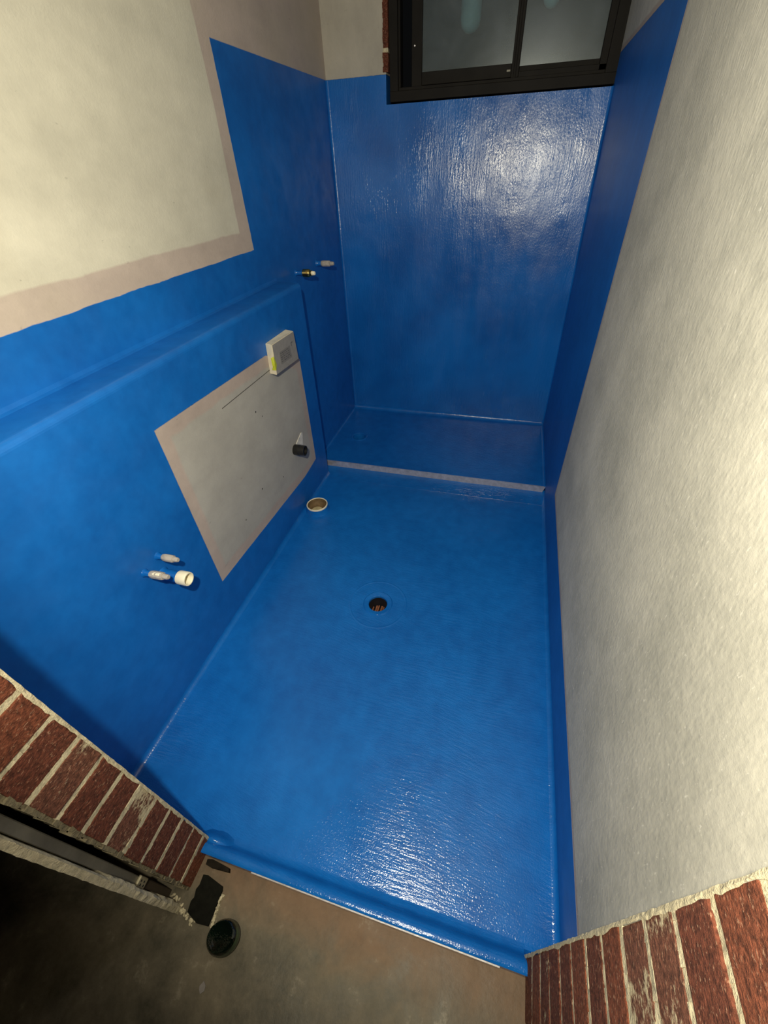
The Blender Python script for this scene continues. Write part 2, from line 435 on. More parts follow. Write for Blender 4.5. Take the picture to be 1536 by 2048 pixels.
# ------------------------------------------------------------ dimensions (metres)
X1 = -0.979                                   # lower left wall face
def XL(z): return -1.074 - 0.024*z            # upper / recessed left wall face (leans)
def XR(z): return 0.349 - 0.017*z             # right wall face
def YB(x, z): return 2.848 + 0.058*z - 0.008*x
YP, YS, HS, ZLG, YJ = 2.007, 2.085, 0.045, 1.100, 0.141
XJL, XJR, HT, YTH = -0.622, 0.263, 0.055, 0.104
ZC = 2.45
ZE = 0.010                                    # entry floor level

# ------------------------------------------------------------ left wall
bm = bmesh.new()
prof = [(-1.26, -0.12), (X1, -0.12), (X1, ZLG-0.034)]
for i in range(7):
    a = i/6*math.pi/2
    prof.append((X1 - 0.020 + 0.020*math.cos(a), ZLG - 0.022 + 0.020*math.sin(a) - 0.0))
prof += [(XL(ZLG)+0.012, ZLG+0.002), (XL(ZLG)+0.003, ZLG+0.006), (XL(ZLG), ZLG+0.016), (XL(ZC), ZC), (-1.26, ZC)]
prism(bm, prof, 'y', 0.036, YP)
prism(bm, [(-1.26, -0.12), (XL(-0.12), -0.12), (XL(ZC), ZC), (-1.26, ZC)], 'y', YP, 3.16)
o = finish('wall_left', bm, m_left, smooth=False); tag(o, kind='structure')
# small soft lips of thick paint along the ledge
# ------------------------------------------------------------ right wall
bm = bmesh.new()
prism(bm, [(XR(-0.12), -0.12), (0.56, -0.12), (0.56, ZC), (XR(ZC), ZC)], 'y', 0.036, 3.16)
o = finish('wall_right', bm, m_right); tag(o, kind='structure')
# ------------------------------------------------------------ back wall around the window
WX0, WX1, WZ0, WZ1 = -0.786, 0.330, 1.752, 2.30
bm = bmesh.new()
def slab(x0, x1, z0, z1):
    n = 6
    P = []
    for (x, z, back) in ((x0, z0, 0), (x1, z0, 0), (x1, z1, 0), (x0, z1, 0)):
        P.append(bm.verts.new((x, YB(x, z), z)))
    Q = [bm.verts.new((v.co.x, 3.16, v.co.z)) for v in P]
    bm.faces.new(P); bm.faces.new(list(reversed(Q)))
    for i in range(4):
        j = (i+1) % 4; bm.faces.new((P[i], Q[i], Q[j], P[j]))
slab(-1.2, 0.40, -0.12, WZ0)
slab(-1.2, WX0, WZ0, WZ1)
slab(WX1, 0.40, WZ0, WZ1)
slab(-1.2, 0.40, WZ1, ZC)
for sx in (0, 1):
    for (za, zb) in ((HS, 1.862 if sx == 0 else 1.752),):
        n = 7; r = 0.015; rows = []
        for z in (za, zb):
            xw = XL(z) if sx == 0 else XR(z); s_ = 1 if sx == 0 else -1
            rows.append([bm.verts.new((xw + s_*(r - r*math.sin(i/n*math.pi/2)) - s_*0.0008, YB(xw, z) - (r - r*math.cos(i/n*math.pi/2)) + 0.0002, z)) for i in range(n+1)])
        for i in range(n): bm.faces.new((rows[0][i], rows[0][i+1], rows[1][i+1], rows[1][i]))
o = finish('wall_back', bm, m_back, smooth=True); tag(o, kind='structure')
# exposed brick in the left reveal, ragged
bm = bmesh.new()
for i in range(26):
    z = 1.872 + i*0.0165
    box(bm, -0.799 + random.uniform(-0.002, 0.002), -0.772, 2.955 + random.uniform(0, 0.003)+0.058*(z-1.87), 3.0, z, z+0.0175, mi=0 if random.random() < 0.93 else 1, jit=0.0015)
o = finish('trim_1', bm, [m_bricks[1], m_mortar]); tag(o, kind='structure')

# ------------------------------------------------------------ ceiling
bm = bmesh.new(); box(bm, -1.26, 0.56, 0.036, 3.16, ZC, ZC+0.06)
o = finish('ceiling', bm, m_ceiling); tag(o, kind='structure')

# ------------------------------------------------------------ floor (main + raised shower bay + coves + door hob), one membrane
DRAIN = (-0.384, 1.087); PAN = (-0.906, 1.648); DRAIN2 = (-0.900, 2.418)
bm = bmesh.new()
def plate_with_holes(outer, z, holes, thick=0.03):
    es = []
    def loop(pts, zz):
        vs = [bm.verts.new((p[0], p[1], zz)) for p in pts]
        return vs, [bm.edges.new((vs[i], vs[(i+1) % len(vs)])) for i in range(len(vs))]
    _, e = loop(outer, z); es += e
    hv = []
    for (cx, cy, r) in holes:
        n = 48
        v, e = loop([(cx + r*math.cos(2*math.pi*k/n), cy + r*math.sin(2*math.pi*k/n)) for k in range(n)], z)
        es += e; hv.append(v)
    bmesh.ops.triangle_fill(bm, use_beauty=True, use_dissolve=False, edges=es)
    for v in hv:
        w2 = [bm.verts.new((p.co.x, p.co.y, z-thick)) for p in v]
        for i in range(len(v)):
            j = (i+1) % len(v); bm.faces.new((v[i], w2[i], w2[j], v[j]))
    return hv
plate_with_holes([(X1-0.02, YJ-0.02), (XR(0)+0.02, YJ-0.02), (XR(0)+0.02, YS), (-1.10, YS), (-1.10, YP-0.001), (X1-0.02, YP-0.001)], 0.0,
                 [(DRAIN[0], DRAIN[1], 0.062), (PAN[0], PAN[1], 0.054)])
plate_with_holes([(-1.12, YS), (XR(0)+0.02, YS), (XR(0)+0.02, 2.90), (-1.12, 2.90)], HS, [(DRAIN2[0], DRAIN2[1], 0.043)])
def cove_pts(r, n=6):
    return [(r - r*math.sin(i/n*math.pi/2), r - r*math.cos(i/n*math.pi/2)) for i in range(n+1)]   # (away, up)
# left cove
c = cove_pts(0.020)
prism(bm, [(X1-0.01, -0.01)] + [(X1-0.01, 0.022)] + [(X1 + a, b + 0.0006) for a, b in reversed(c)] + [(X1+0.020, -0.01)], 'y', YJ, YP-0.002)
# right cove
prism(bm, [(XR(0)+0.01, -0.01), (XR(0)+0.025*1, -0.01), (XR(0)+0.01, 0.020)] if False else
      [(XR(0)+0.012, -0.01), (XR(0)+0.012, 0.016)] + [(XR(0) - a*0.8, b*0.8 + 0.0006) for a, b in reversed(c)] + [(XR(0)-0.016, -0.01)], 'y', YJ, YS)
# shower bay coves
prism(bm, [(XL(0)-0.02, HS-0.01), (XL(0)-0.02, HS+0.012)] + [(XL(0) + a*0.7, HS + b*0.7) for a, b in reversed(c)] + [(XL(0)+0.014, HS-0.01)], 'y', YS, 2.86)
prism(bm, [(XR(0)+0.012, HS-0.01), (XR(0)+0.012, HS+0.012)] + [(XR(0) - a*0.7, HS + b*0.7) for a, b in reversed(c)] + [(XR(0)-0.014, HS-0.01)], 'y', YS, 2.86)
prism(bm, [(2.87, HS-0.01), (2.87, HS+0.03)] + [(YB(0, 0)+0.004 - a*1.3, HS + b*1.3) for a, b in reversed(c)] + [(YB(0, 0)-0.024, HS-0.01)], 'x', -1.10, XR(0)+0.012)
# cove in front of the shower step
st = [(YS+0.006, -0.01), (YS+0.006, 0.014), (YS-0.006, 0.013), (2.068, 0.0110), (2.055, 0.0088), (2.040, 0.0066), (2.025, 0.0046), (2.008, 0.0029), (1.990, 0.0016), (1.965, 0.0004), (1.955, -0.01)]
prism(bm, st, 'x', X1-0.10, XR(0)+0.01)
# hob / threshold upstand at the door
hob = [(YTH, -0.02), (YTH, HT-0.002), (YTH+0.003, HT), (0.114, HT+0.0005), (0.124, HT-0.002), (0.131, HT-0.010), (0.137, HT-0.026), (0.143, 0.012), (0.150, 0.004), (0.163, 0.0008), (0.166, -0.02)]
prism(bm, hob, 'x', XJL, XJR+0.0005)
prism(bm, [(YJ, -0.02), (YJ, 0.05), (0.146, 0.014), (0.153, 0.004), (0.165, 0.0008), (0.166, -0.02)], 'x', X1, XJL)
prism(bm, [(YJ, -0.02), (YJ, 0.05), (0.146, 0.014), (0.153, 0.004), (0.165, 0.0008), (0.166, -0.02)], 'x', XJR, XR(0))
# swollen corner where the membrane laps up on to the left jamb
lump = axis_mat((-0.612, 0.138, 0.022), (0, 0, 1))
lump = lump @ Matrix.Diagonal((1.3, 0.55, 1, 1))
lathe(bm, [(0.060, -0.026), (0.046, -0.014), (0.036, 0.000), (0.026, 0.012), (0.012, 0.024), (0, 0.028)], 16, lump, ribs=lambda k, r, h: 1.0 + 0.10*math.sin(k*2.4 + h*160) + random.uniform(-0.06, 0.06))
# faint raised weld ring round the main waste
for rr in (0.126,):
    lathe(bm, [(rr-0.006, -0.001), (rr-0.002, 0.0010), (rr, 0.0012), (rr+0.003, 0.0009), (rr+0.009, -0.001)], 56, axis_mat((DRAIN[0], DRAIN[1], 0), (0, 0, 1)))
# painted funnel of the shower waste
lathe(bm, [(0.060, HS-0.001), (0.052, HS+0.003), (0.046, HS+0.001), (0.042, HS-0.008), (0.039, HS-0.030), (0.036, HS-0.055), (0, HS-0.060)], 40, axis_mat((DRAIN2[0], DRAIN2[1], 0), (0, 0, 1)))
o = finish('floor', bm, m_floor, smooth=True); tag(o, kind='structure')
# body of the slab under the membrane
bm = bmesh.new(); box(bm, -1.26, 0.56, 0.036, 3.16, -0.40, -0.12)
o = finish('floor_slab', bm, m_entry); tag(o, kind='structure')

# entry floor
bm = bmesh.new(); box(bm, -3.2, 2.4, -2.6, YTH, -0.12, ZE)
o = finish('floor_entry', bm, m_entry); tag(o, kind='structure')

# metal angle along the shower step
bm = bmesh.new()
xa, xb = -1.105, XR(0)-0.002
vs = [(xa, YS+0.004, HS+0.001), (xa, YS-0.004, HS+0.001), (xa, YS-0.010, 0.010), (xa, YS-0.007, 0.010)]
A = [bm.verts.new(v) for v in vs]
B = [bm.verts.new((xb - (0.012 if i in (2, 3) else 0), v[1], v[2])) for i, v in enumerate(vs)]
bm.faces.new(A); bm.faces.new(list(reversed(B)))
for i in range(4): bm.faces.new((A[i], A[(i+1) % 4], B[(i+1) % 4], B[i]))
o = finish('metal_edge_angle', bm, m_alu)
tag(o, 'bare aluminium water stop strip running across the step of the blue shower floor', 'edge strip')
# paint swelling that buries the left end of the strip
# threshold angle
bm = bmesh.new()
prism(bm, [(YTH-0.0035, ZE-0.002), (YTH-0.0005, ZE-0.002), (YTH-0.0005, HT), (YTH-0.0035, HT+0.0005)], 'x', -0.46, 0.20)
o = finish('threshold_angle', bm, m_alu)
tag(o, 'thin bare metal edge along the blue door threshold beside the brown concrete', 'edge strip')

# ------------------------------------------------------------ brick jambs
def jamb(name, face, outx, sgn, zj, B, ztop):
    """face: x of visible face; sgn +1 face looks to +x"""
    bm = bmesh.new()
    y0, y1 = 0.031, 0.139
    core = face - sgn*0.004
    xs = sorted((core, outx))
    box(bm, xs[0], xs[1], 0.034, y1-0.001, -0.02, ztop, mi=3)
    k = -1
    while zj + B*k < ztop-0.02:
        za, zb = max(zj + B*k + 0.0055, -0.012), zj + B*(k+1) - 0.0055
        d = random.uniform(-0.001, 0.0012)
        xs = sorted((face + sgn*d, face - sgn*0.05))
        mi = random.choice((0, 0, 1, 1, 2)) if sgn > 0 else random.choice((0, 0, 1, 1, 0, 2))
        if mi == 2: mi = k % 2
        if sgn > 0 and k in (4, 7): mi = 2
        if sgn < 0 and k in (7, 8): mi = 2
        box(bm, xs[0], xs[1], y0 + random.uniform(-0.001, 0.002), y1 + random.uniform(-0.003, 0.0), za + random.uniform(-.0012, .0012), zb + random.uniform(-.0012, .0012), mi=mi, bev=0.003, jit=0.0009, seg=2)
        # squeezed mortar in the bed joint
        xs = sorted((face - sgn*random.uniform(0.0005, 0.002), face - sgn*0.02))
        n = 9
        for i in range(n):
            ya = y0 + 0.002 + (y1-y0-0.002)*i/n; yb = ya + (y1-y0-0.002)/n + 0.0006
            h = random.uniform(0.0058, 0.0082)
            box(bm, xs[0], xs[1] + random.uniform(-0.0006, 0.0010), ya, yb, zj + B*(k+1) - h, zj + B*(k+1) + h, mi=3, jit=0.0008)
        k += 1
    # ragged render lip along the inner edge
    n = 230; H = ztop
    prev = None
    for i in range(n+1):
        z = -0.005 + H*i/n
        r = random.uniform
        wdt = 0.0042 + r(-0.0012, 0.0014) + 0.0012*math.sin(z*23) + 0.0009*math.sin(z*71)
        ring = [(face + sgn*0.0012, y1 - wdt), (face + sgn*(0.0020 + r(-.0005, .0006)), y1 - wdt*0.4), (face + sgn*(0.0012 + r(-.0005, .0005)), y1 + 0.0020 + r(-.0006, .0006)), (face - sgn*0.004, YJ + 0.0012)]
        ring = [bm.verts.new((a, b, z)) for a, b in ring]
        if prev:
            for q in range(3):
                f = bm.faces.new((prev[q], prev[q+1], ring[q+1], ring[q])); f.material_index = 3
        prev = ring
    # inner render coat facing the bathroom
    xs = sorted((face - sgn*0.002, outx))
    box(bm, xs[0], xs[1], y1-0.002, YJ, -0.01, ztop, mi=4)
    return bm
bm = jamb('l', XJL, -1.26, +1, 0.079, 0.0856, 2.45)
# dirty mortar droppings on the outer edge of the bricks
for i in range(150):
    z = -0.01 + 2.4*i/150
    d = random.uniform(0.003, 0.008)
    box(bm, XJL-0.03, XJL - random.uniform(0.001, 0.005), 0.031-d, 0.034, z, z+0.017, mi=5, jit=0.0015)
o = finish('wall_front_left', bm, m_bricks + [m_mortar, m_left, m_mortar_dirty]); tag(o, kind='structure')
bm = jamb('r', XJR, 0.56, -1, 0.195-0.0865, 0.0865, 2.45)
o = finish('wall_front_right', bm, m_bricks + [m_mortar, m_right]); tag(o, kind='structure')
# lintel over the door so the enclosure is real
bm = bmesh.new(); box(bm, XJL, XJR, 0.036, YJ, 2.12, ZC)
o = finish('wall_front_lintel', bm, m_ceiling); tag(o, kind='structure')

# outer plaster leaf beyond the door pocket: a ragged cream edge
bm = bmesh.new()
n = 170; prev = None
for i in range(n+1):
    z = ZE - 0.004 + 2.3*i/n; r = random.uniform
    rag = 0.0045 if z < 0.42 else 0.0012
    bulge = 0.004 if z < 0.42 else 0.0
    ring = [(-0.80, -0.006), (XJL - 0.004, -0.008 + r(0, rag) + bulge*r(0, 1)), (XJL + 0.002 + r(-rag, rag)*0.5, -0.010 + r(-rag, rag)*0.5), (XJL + 0.0005, -0.0225 + r(-.0006, .0006)), (-0.80, -0.0225)]
    ring = [bm.verts.new((a, b, z)) for a, b in ring]
    if prev:
        for q in range(5):
            bm.faces.new((prev[q], prev[(q+1) % 5], ring[(q+1) % 5], ring[q]))
    else: bm.faces.new(ring)
    prev = ring
bm.faces.new(list(reversed(prev)))
box(bm, -3.0, -0.799, -0.0225, -0.006, ZE-0.004, 2.3)
o = finish('wall_outer_left', bm, m_mortar); tag(o, kind='structure')

# metal door pocket channel in the gap
t = empty('metal_door_channel', (-0.67, 0.004, ZE))
tag(t, 'dusty grey steel channel in the gap between the brick jamb and the cream wall edge', 'door channel')
bm = bmesh.new()
box(bm, -0.674, -0.662, -0.0055, 0.0135, 0.215, 2.25, bev=0.0015)
box(bm, -0.74, -0.674, 0.0115, 0.0135, 0.215, 2.25)
finish('channel', bm, m_steel, t)
bm = bmesh.new()
box(bm, -0.663, -0.655, -0.0055, 0.0165, 0.195, 0.235, bev=0.003, seg=3)
bp = finish('mounting_plate', bm, simple('plate_steel', (0.46, 0.42, 0.30), 0.45, 0.6, nsc=30), t); bp['label'] = 'bright rounded mounting plate with screw holes'
bm = bmesh.new()
for (dy, dz) in ((0.001, 0.206), (0.008, 0.210), (0.001, 0.222), (0.008, 0.226)):
    lathe(bm, [(0.0, 0.0006), (0.0024, 0.0006), (0.0024, -0.002)], 12, axis_mat((-0.655, dy, dz), (1, 0, 0)))
q = finish('screw_hole', bm, m_dark, bp)
q.location = (0, 0, 0)
bm = bmesh.new(); box(bm, -0.700, -0.668, -0.004, 0.016, ZE-0.002, 0.196, bev=0.002)
q = finish('channel_foot', bm, simple('brown_steel', (0.06, 0.045, 0.03), 0.6, 0.2, nsc=30), t); q['label'] = 'brown rusty lower foot'

# ------------------------------------------------------------ window
WY = 2.962
win = empty('window_1', (-0.22, WY, WZ0)); tag(win, kind='structure')
bm = bmesh.new()
zt = 2.30
box(bm, -0.765, -0.722, WY-0.004, WY+0.07, 1.760, zt, bev=0.0015)      # left jamb
box(bm, -0.723, -0.712, WY+0.012, WY+0.07, 1.812, zt, bev=0.0010)
box(bm, 0.268, 0.325, WY-0.004, WY+0.07, 1.760, zt, bev=0.0015)         # right jamb
box(bm, -0.7655, 0.3255, WY-0.006, WY+0.07, 1.759, 1.800, bev=0.002)      # sill
box(bm, -0.722, 0.268, WY+0.006, WY+0.07, 1.799, 1.812, bev=0.001)
box(bm, -0.722, 0.268, WY-0.004, WY+0.07, zt-0.04, zt)
finish('window_frame', bm, m_frame, win)
bm = bmesh.new()
sa = WY+0.024
box(bm, -0.657, -0.604, sa, sa+0.022, 1.812, zt-0.04, bev=0.0015)
box(bm, -0.604, -0.160, sa+0.001, sa+0.021, 1.815, 1.862, bev=0.0015)
box(bm, -0.604, -0.160, sa+0.001, sa+0.021, 2.22, 2.26, bev=0.0015)
box(bm, -0.160, -0.148, sa-0.004, sa+0.022, 1.812, zt-0.04, bev=0.0015)
box(bm, -0.138, -0.124, sa-0.008, sa+0.022, 1.812, zt-0.04, bev=0.002)
box(bm, -0.150, -0.136, sa+0.002, sa+0.022, 1.812, zt-0.04)
sash = finish('sash', bm, m_frame, win); sash['label'] = 'sliding left sash of dark bronze aluminium'
bm = bmesh.new(); box(bm, -0.606, -0.158, sa+0.009, sa+0.013, 1.858, 2.225)
q = finish('pane', bm, m_glass, sash); q.location = (0, 0, 0)
bm = bmesh.new(); lathe(bm, [(0, 0.003), (0.003, 0.0025), (0.0045, 0.0)], 14, axis_mat((-0.642, sa, 1.955), (0, -1, 0)))
q = finish('screw', bm, m_alu, sash); q.location = (0, 0, 0)
bm = bmesh.new(); box(bm, -0.182, -0.164, sa-0.004, sa+0.001, 1.834, 1.842, bev=0.001)
q = finish('latch', bm, m_steel, sash); q.location = (0, 0, 0)
bm = bmesh.new()
sb = WY+0.044
box(bm, -0.124, 0.270, sb-0.030, sb+0.014, 1.811, 1.832, bev=0.0015)
box(bm, -0.124, 0.270, sb-0.006, sb+0.014, 1.830, 1.852, bev=0.0015)
box(bm, 0.238, 0.270, sb-0.030, sb+0.014, 1.811, zt-0.04, bev=0.0015)
box(bm, -0.124, 0.270, sb-0.006, sb+0.014, 2.22, 2.26)
fx = finish('fixed_light', bm, m_frame, win); fx['label'] = 'fixed right light of dark bronze aluminium'
bm = bmesh.new(); box(bm, -0.128, 0.242, sb+0.002, sb+0.006, 1.848, 2.225)
q = finish('pane', bm, m_glass, fx); q.location = (0, 0, 0)

# pale teal upright bars with rounded ends, set behind the dusty glass
def add_teal_bar(x, zb, r, label):
    bm = bmesh.new()
    lathe(bm, [(0, zb), (r*0.5, zb+0.006), (r*0.86, zb+0.022), (r, zb+0.045), (r, 2.75)], 28, axis_mat((x, 3.20, 0), (0, 0, 1)))
    o = finish('teal_bar', bm, m_tealbar, smooth=True)
    tag(o, label, 'pipe')
add_teal_bar(-0.400, 2.005, 0.050, 'pale teal upright bar with rounded bottom end, behind the left window pane')
add_teal_bar(-0.020, 2.055, 0.040, 'pale teal bar end just showing at the top of the right window pane')

# ------------------------------------------------------------ main floor waste
t = empty('floor_drain', (DRAIN[0], DRAIN[1], 0))
tag(t, 'round blue painted floor waste set in the middle of the blue floor', 'drain')
D = axis_mat((DRAIN[0], DRAIN[1], 0), (0, 0, 1))
bm = bmesh.new()
lathe(bm, [(0.070, -0.004), (0.066, 0.0010), (0.062, 0.0046), (0.057, 0.0044), (0.050, 0.0022), (0.044, 0.0016), (0.0415, -0.001), (0.041, -0.014), (0.044, -0.014), (0.068, -0.010)], 48, D, closed=True)
q = finish('flange', bm, m_floor, t, smooth=True)
bm = bmesh.new()
lathe(bm, [(0.0405, -0.010), (0.0400, -0.095), (0.0, -0.095), ], 48, D)
q = finish('drain_pipe', bm, m_dark, t, smooth=True); q['label'] = 'dark inside of the waste pipe'
bm = bmesh.new()
for i in range(6):
    a = math.radians(218 + i*21 + (3 if i % 2 else 0))
    wdt = 0.0058 if i not in (1, 4) else 0.0038
    cx, cy = 0.0365*math.cos(a), 0.0365*math.sin(a)
    # slats of the grate stand along the back half of the pipe
    a2 = math.radians(38 + i*21)
    x0 = DRAIN[0] - 0.033 + i*0.0118 + (0.0015 if i % 2 else 0)
    yb_ = DRAIN[1] + math.sqrt(max(1e-5, 0.0385**2 - (x0 + 0.004 - DRAIN[0])**2))
    box(bm, x0, x0+(0.0088 if i in (1, 3) else 0.0062), DRAIN[1]-0.034 if abs(x0-DRAIN[0]+0.004) < 0.02 else DRAIN[1]-0.022, yb_-0.001, -0.070, -0.062, bev=0.001)
q = finish('grate', bm, m_terra, t); q['label'] = 'rust brown slats down inside the waste'

# ------------------------------------------------------------ pan connector by the left wall
t = empty('toilet_waste_pipe', (PAN[0], PAN[1], 0))
tag(t, 'open pipe with white rim rising from the blue floor below the grey patch', 'pipe')
D = axis_mat((PAN[0], PAN[1], 0), (0, 0, 1))
bm = bmesh.new()
lathe(bm, [(0.072, -0.004), (0.067, 0.006), (0.0615, 0.018), (0.0595, 0.034), (0.0585, 0.034), (0.0585, -0.004)], 48, D, closed=True)
q = finish('painted_collar', bm, m_floor, t, smooth=True)
bm = bmesh.new()
lathe(bm, [(0.0598, 0.033), (0.0600, 0.040), (0.0575, 0.042), (0.0545, 0.041), (0.0540, 0.032)], 48, D, closed=True)
q = finish('rim', bm, m_white, t, smooth=True)
bm = bmesh.new()
lathe(bm, [(0.0541, 0.038), (0.0535, 0.030), (0.0525, 0.012), (0.050, 0.009), (0.049, -0.035), (0.0, -0.035)], 48, D)
q = finish('pipe_wall', bm, m_brown, t, smooth=True)
bm = bmesh.new()
lathe(bm, [(0.0, -0.002), (0.020, 0.0), (0.034, -0.004), (0.038, -0.014), (0.038, -0.034)], 36, axis_mat((PAN[0]-0.004, PAN[1]-0.004, 0), (0, 0, 1)))
q = finish('plug', bm, m_tan, t, smooth=True); q['label'] = 'tan plug at the bottom of the pipe'

# ------------------------------------------------------------ fittings on the left wall
def hexr(k, r, h): return 1.0
def capped_outlet(name, base, d, L, r, label, stub=0.02, spots=False):
    t = empty(name, base); tag(t, label, 'pipe outlet', 'capped water outlets')
    D = axis_mat(base, d)
    bm = bmesh.new()
    lathe(bm, [(r*1.25, -0.003), (r*1.05, 0.002), (r*0.80, 0.007), (r*0.72, stub), (r*0.70, stub+0.004)], 24, D)
    finish('stub', bm, m_floor, t, smooth=True)['label'] = 'blue painted pipe stub'
    bm = bmesh.new()
    rb = lambda k, rr, h: 1.0 - (0.10 if k % 3 == 0 else 0.0)
    s = stub
    lathe(bm, [(0, s-0.001), (r*0.80, s), (r*0.98, s+0.008), (r*1.0, s+0.014), (r*0.98, L*0.74), (r*0.90, L*0.78), (r*0.66, L*0.79), (r*0.64, L*0.95), (r*0.50, L), (0, L)], 24, D, ribs=rb)
    c_ = finish('cap', bm, m_clear, t, smooth=True); c_['label'] = 'cloudy clear plastic test cap'
    if spots:
        bm = bmesh.new()
        for (f, a) in ((0.45, 1.9), (0.58, 1.6), (0.66, 1.45)):
            off = D.to_3x3() @ Vector((r*0.98*math.cos(a), r*0.98*math.sin(a), 0))
            up = Vector((0, 0, 1)); side = Vector((0.25, -0.35, 0.9)).normalized()
            p = Vector(base) + Vector(d).normalized()*L*f + side*r*0.93
            mm = Matrix.Translation(p) @ side.to_track_quat('Z', 'Y').to_matrix().to_4x4() @ Matrix.Diagonal((1.2, 0.8, 0.35, 1))
            lathe(bm, [(0.0052, -0.001), (0.0046, 0.002), (0, 0.004)], 12, mm)
        q = finish('render_blob', bm, m_white, t, smooth=True); q['label'] = 'cream splashes on the cap'
capped_outlet('capped_water_outlet', (X1, 0.684, 0.579), (1, 0.0, 0.0), 0.078, 0.0125, 'clean clear capped stub on blue wall, upper of the pair by the white waste pipe', 0.020)
capped_outlet('capped_water_outlet', (X1, 0.618, 0.570), (1, 0.02, 0.02), 0.088, 0.0130, 'clear capped stub flecked with cream splashes, left of the white waste pipe', 0.022, spots=True)
capped_outlet('capped_water_outlet', (XL(1.09), 2.505, 1.095), (1, 0.0, 0.0), 0.105, 0.0155, 'small clear capped stub high on the shower wall, to the right of the brass fitting', 0.030)
# brass fitting
bz = (XL(1.09), 2.225, 1.098)
t = empty('brass_fitting', bz); tag(t, 'shiny brass threaded fitting with white tip high on the blue left wall', 'pipe fitting')
D = axis_mat(bz, (1, 0, 0.0))
bm = bmesh.new(); lathe(bm, [(0.020, -0.003), (0.012, 0.004), (0.0095, 0.012), (0.009, 0.045), (0, 0.045)], 20, D)
finish('stub', bm, m_floor, t, smooth=True)
bm = bmesh.new()
lathe(bm, [(0, 0.040), (0.015, 0.040), (0.0185, 0.043), (0.0185, 0.076), (0.016, 0.080), (0.013, 0.082), (0.014, 0.086), (0.014, 0.090), (0, 0.090)], 28, D)
finish('body', bm, m_brass, t, smooth=True)
bm = bmesh.new(); lathe(bm, [(0.010, 0.088), (0.0095, 0.104), (0.007, 0.108), (0, 0.108)], 18, D)
finish('tip', bm, m_white, t, smooth=True)
# white waste pipe
wz = (X1, 0.671, 0.507)
t = empty('basin_waste_pipe', wz); tag(t, 'blue painted waste pipe with open white end, below the two clear capped outlets', 'pipe')
D = axis_mat(wz, (1, 0.0, 0.0))
bm = bmesh.new(); lathe(bm, [(0.026, -0.003), (0.0205, 0.003), (0.0185, 0.010), (0.0185, 0.066), (0.0, 0.066)], 32, D)
finish('painted_length', bm, m_floor, t, smooth=True)
bm = bmesh.new()
lathe(bm, [(0.0186, 0.060), (0.0225, 0.062), (0.0235, 0.068), (0.0235, 0.094), (0.0222, 0.098), (0.0195, 0.098), (0.0180, 0.092), (0.0175, 0.070), (0.0, 0.070)], 36, D)
finish('socket', bm, m_white, t, smooth=True)
bm = bmesh.new(); lathe(bm, [(0.0172, 0.0745), (0.0165, 0.0752), (0, 0.0752)], 24, axis_mat((wz[0], wz[1]-0.001, wz[2]-0.001), (1, 0, 0)))
finish('plug', bm, m_tan, t, smooth=True)
# black pipe in the cement patch
kz = (X1, 1.652, 0.392)
t = empty('black_waste_pipe', kz); tag(t, 'short black open pipe end sticking out of the grey cement patch', 'pipe')
D = axis_mat(kz, (1, 0.0, 0.0))
bm = bmesh.new()
lathe(bm, [(0.028, -0.003), (0.0275, 0.018), (0.0285, 0.020), (0.0285, 0.030), (0.0265, 0.032), (0.0265, 0.060), (0.0215, 0.060), (0.021, 0.010), (0, 0.010)], 32, D)
finish('pipe_body', bm, m_black, t, smooth=True)
bm = bmesh.new()
prism(bm, [(1.672, 0.412), (1.742, 0.368), (1.757, 0.434), (1.744, 0.440)], 'x', X1-0.001, X1+0.0035)
o = finish('plaster_scrap', bm, m_paper); tag(o, 'white triangular filler patch on the cement just above the black pipe', 'filler')

# white box
t = empty('cistern_access_box', (X1, 1.68, 0.88)); tag(t, 'off-white rectangular cistern access box at the upper right corner of the cement patch', 'box')
dp = 0.036
bp_ = [(1.591, 0.952), (1.786, 0.952), (1.806, 0.818), (1.577, 0.826)]        # (y,z) at the wall
fp_ = [(1.578, 0.951), (1.789, 0.945), (1.797, 0.816), (1.568, 0.826)]        # front
bm = bmesh.new()
A = [bm.verts.new((X1-0.001, a, b)) for a, b in bp_]; B = [bm.verts.new((X1+dp, a, b)) for a, b in fp_]
bm.faces.new(A); bm.faces.new(list(reversed(B)))
for i in range(4): bm.faces.new((A[i], A[(i+1) % 4], B[(i+1) % 4], B[i]))
bmesh.ops.bevel(bm, geom=list(bm.edges), offset=0.0018, segments=2, affect='EDGES')
finish('housing', bm, m_box, t)
def fpt(u, v, d):   # u 0..1 along y, v 0..1 down
    a = Vector((0, *fp_[0])); b = Vector((0, *fp_[1])); c_ = Vector((0, *fp_[2])); e = Vector((0, *fp_[3]))
    p = (a*(1-u) + b*u)*(1-v) + (e*(1-u) + c_*u)*v
    return Vector((X1+dp+d, p.y, p.z))
def fquad(bm, u0, u1, v0, v1, d0, d1, mi=0):
    P = [fpt(u0, v0, d1), fpt(u1, v0, d1), fpt(u1, v1, d1), fpt(u0, v1, d1)]
    Q = [fpt(u0, v0, d0), fpt(u1, v0, d0), fpt(u1, v1, d0), fpt(u0, v1, d0)]
    P = [bm.verts.new(p) for p in P]; Q = [bm.verts.new(p) for p in Q]
    fs = [bm.faces.new(P)] + [bm.faces.new((P[i], Q[i], Q[(i+1) % 4], P[(i+1) % 4])) for i in range(4)]
    for f in fs: f.material_index = mi
bm = bmesh.new(); fquad(bm, 0.015, 0.985, 0.015, 0.985, -0.0005, 0.0012)
cv = finish('front_cover', bm, m_boxface, t); cv['label'] = 'grey protective front cover'
bm = bmesh.new()
random.seed(3)
fquad(bm, 0.24, 0.72, 0.36, 0.78, 0.0010, 0.0016, 0)
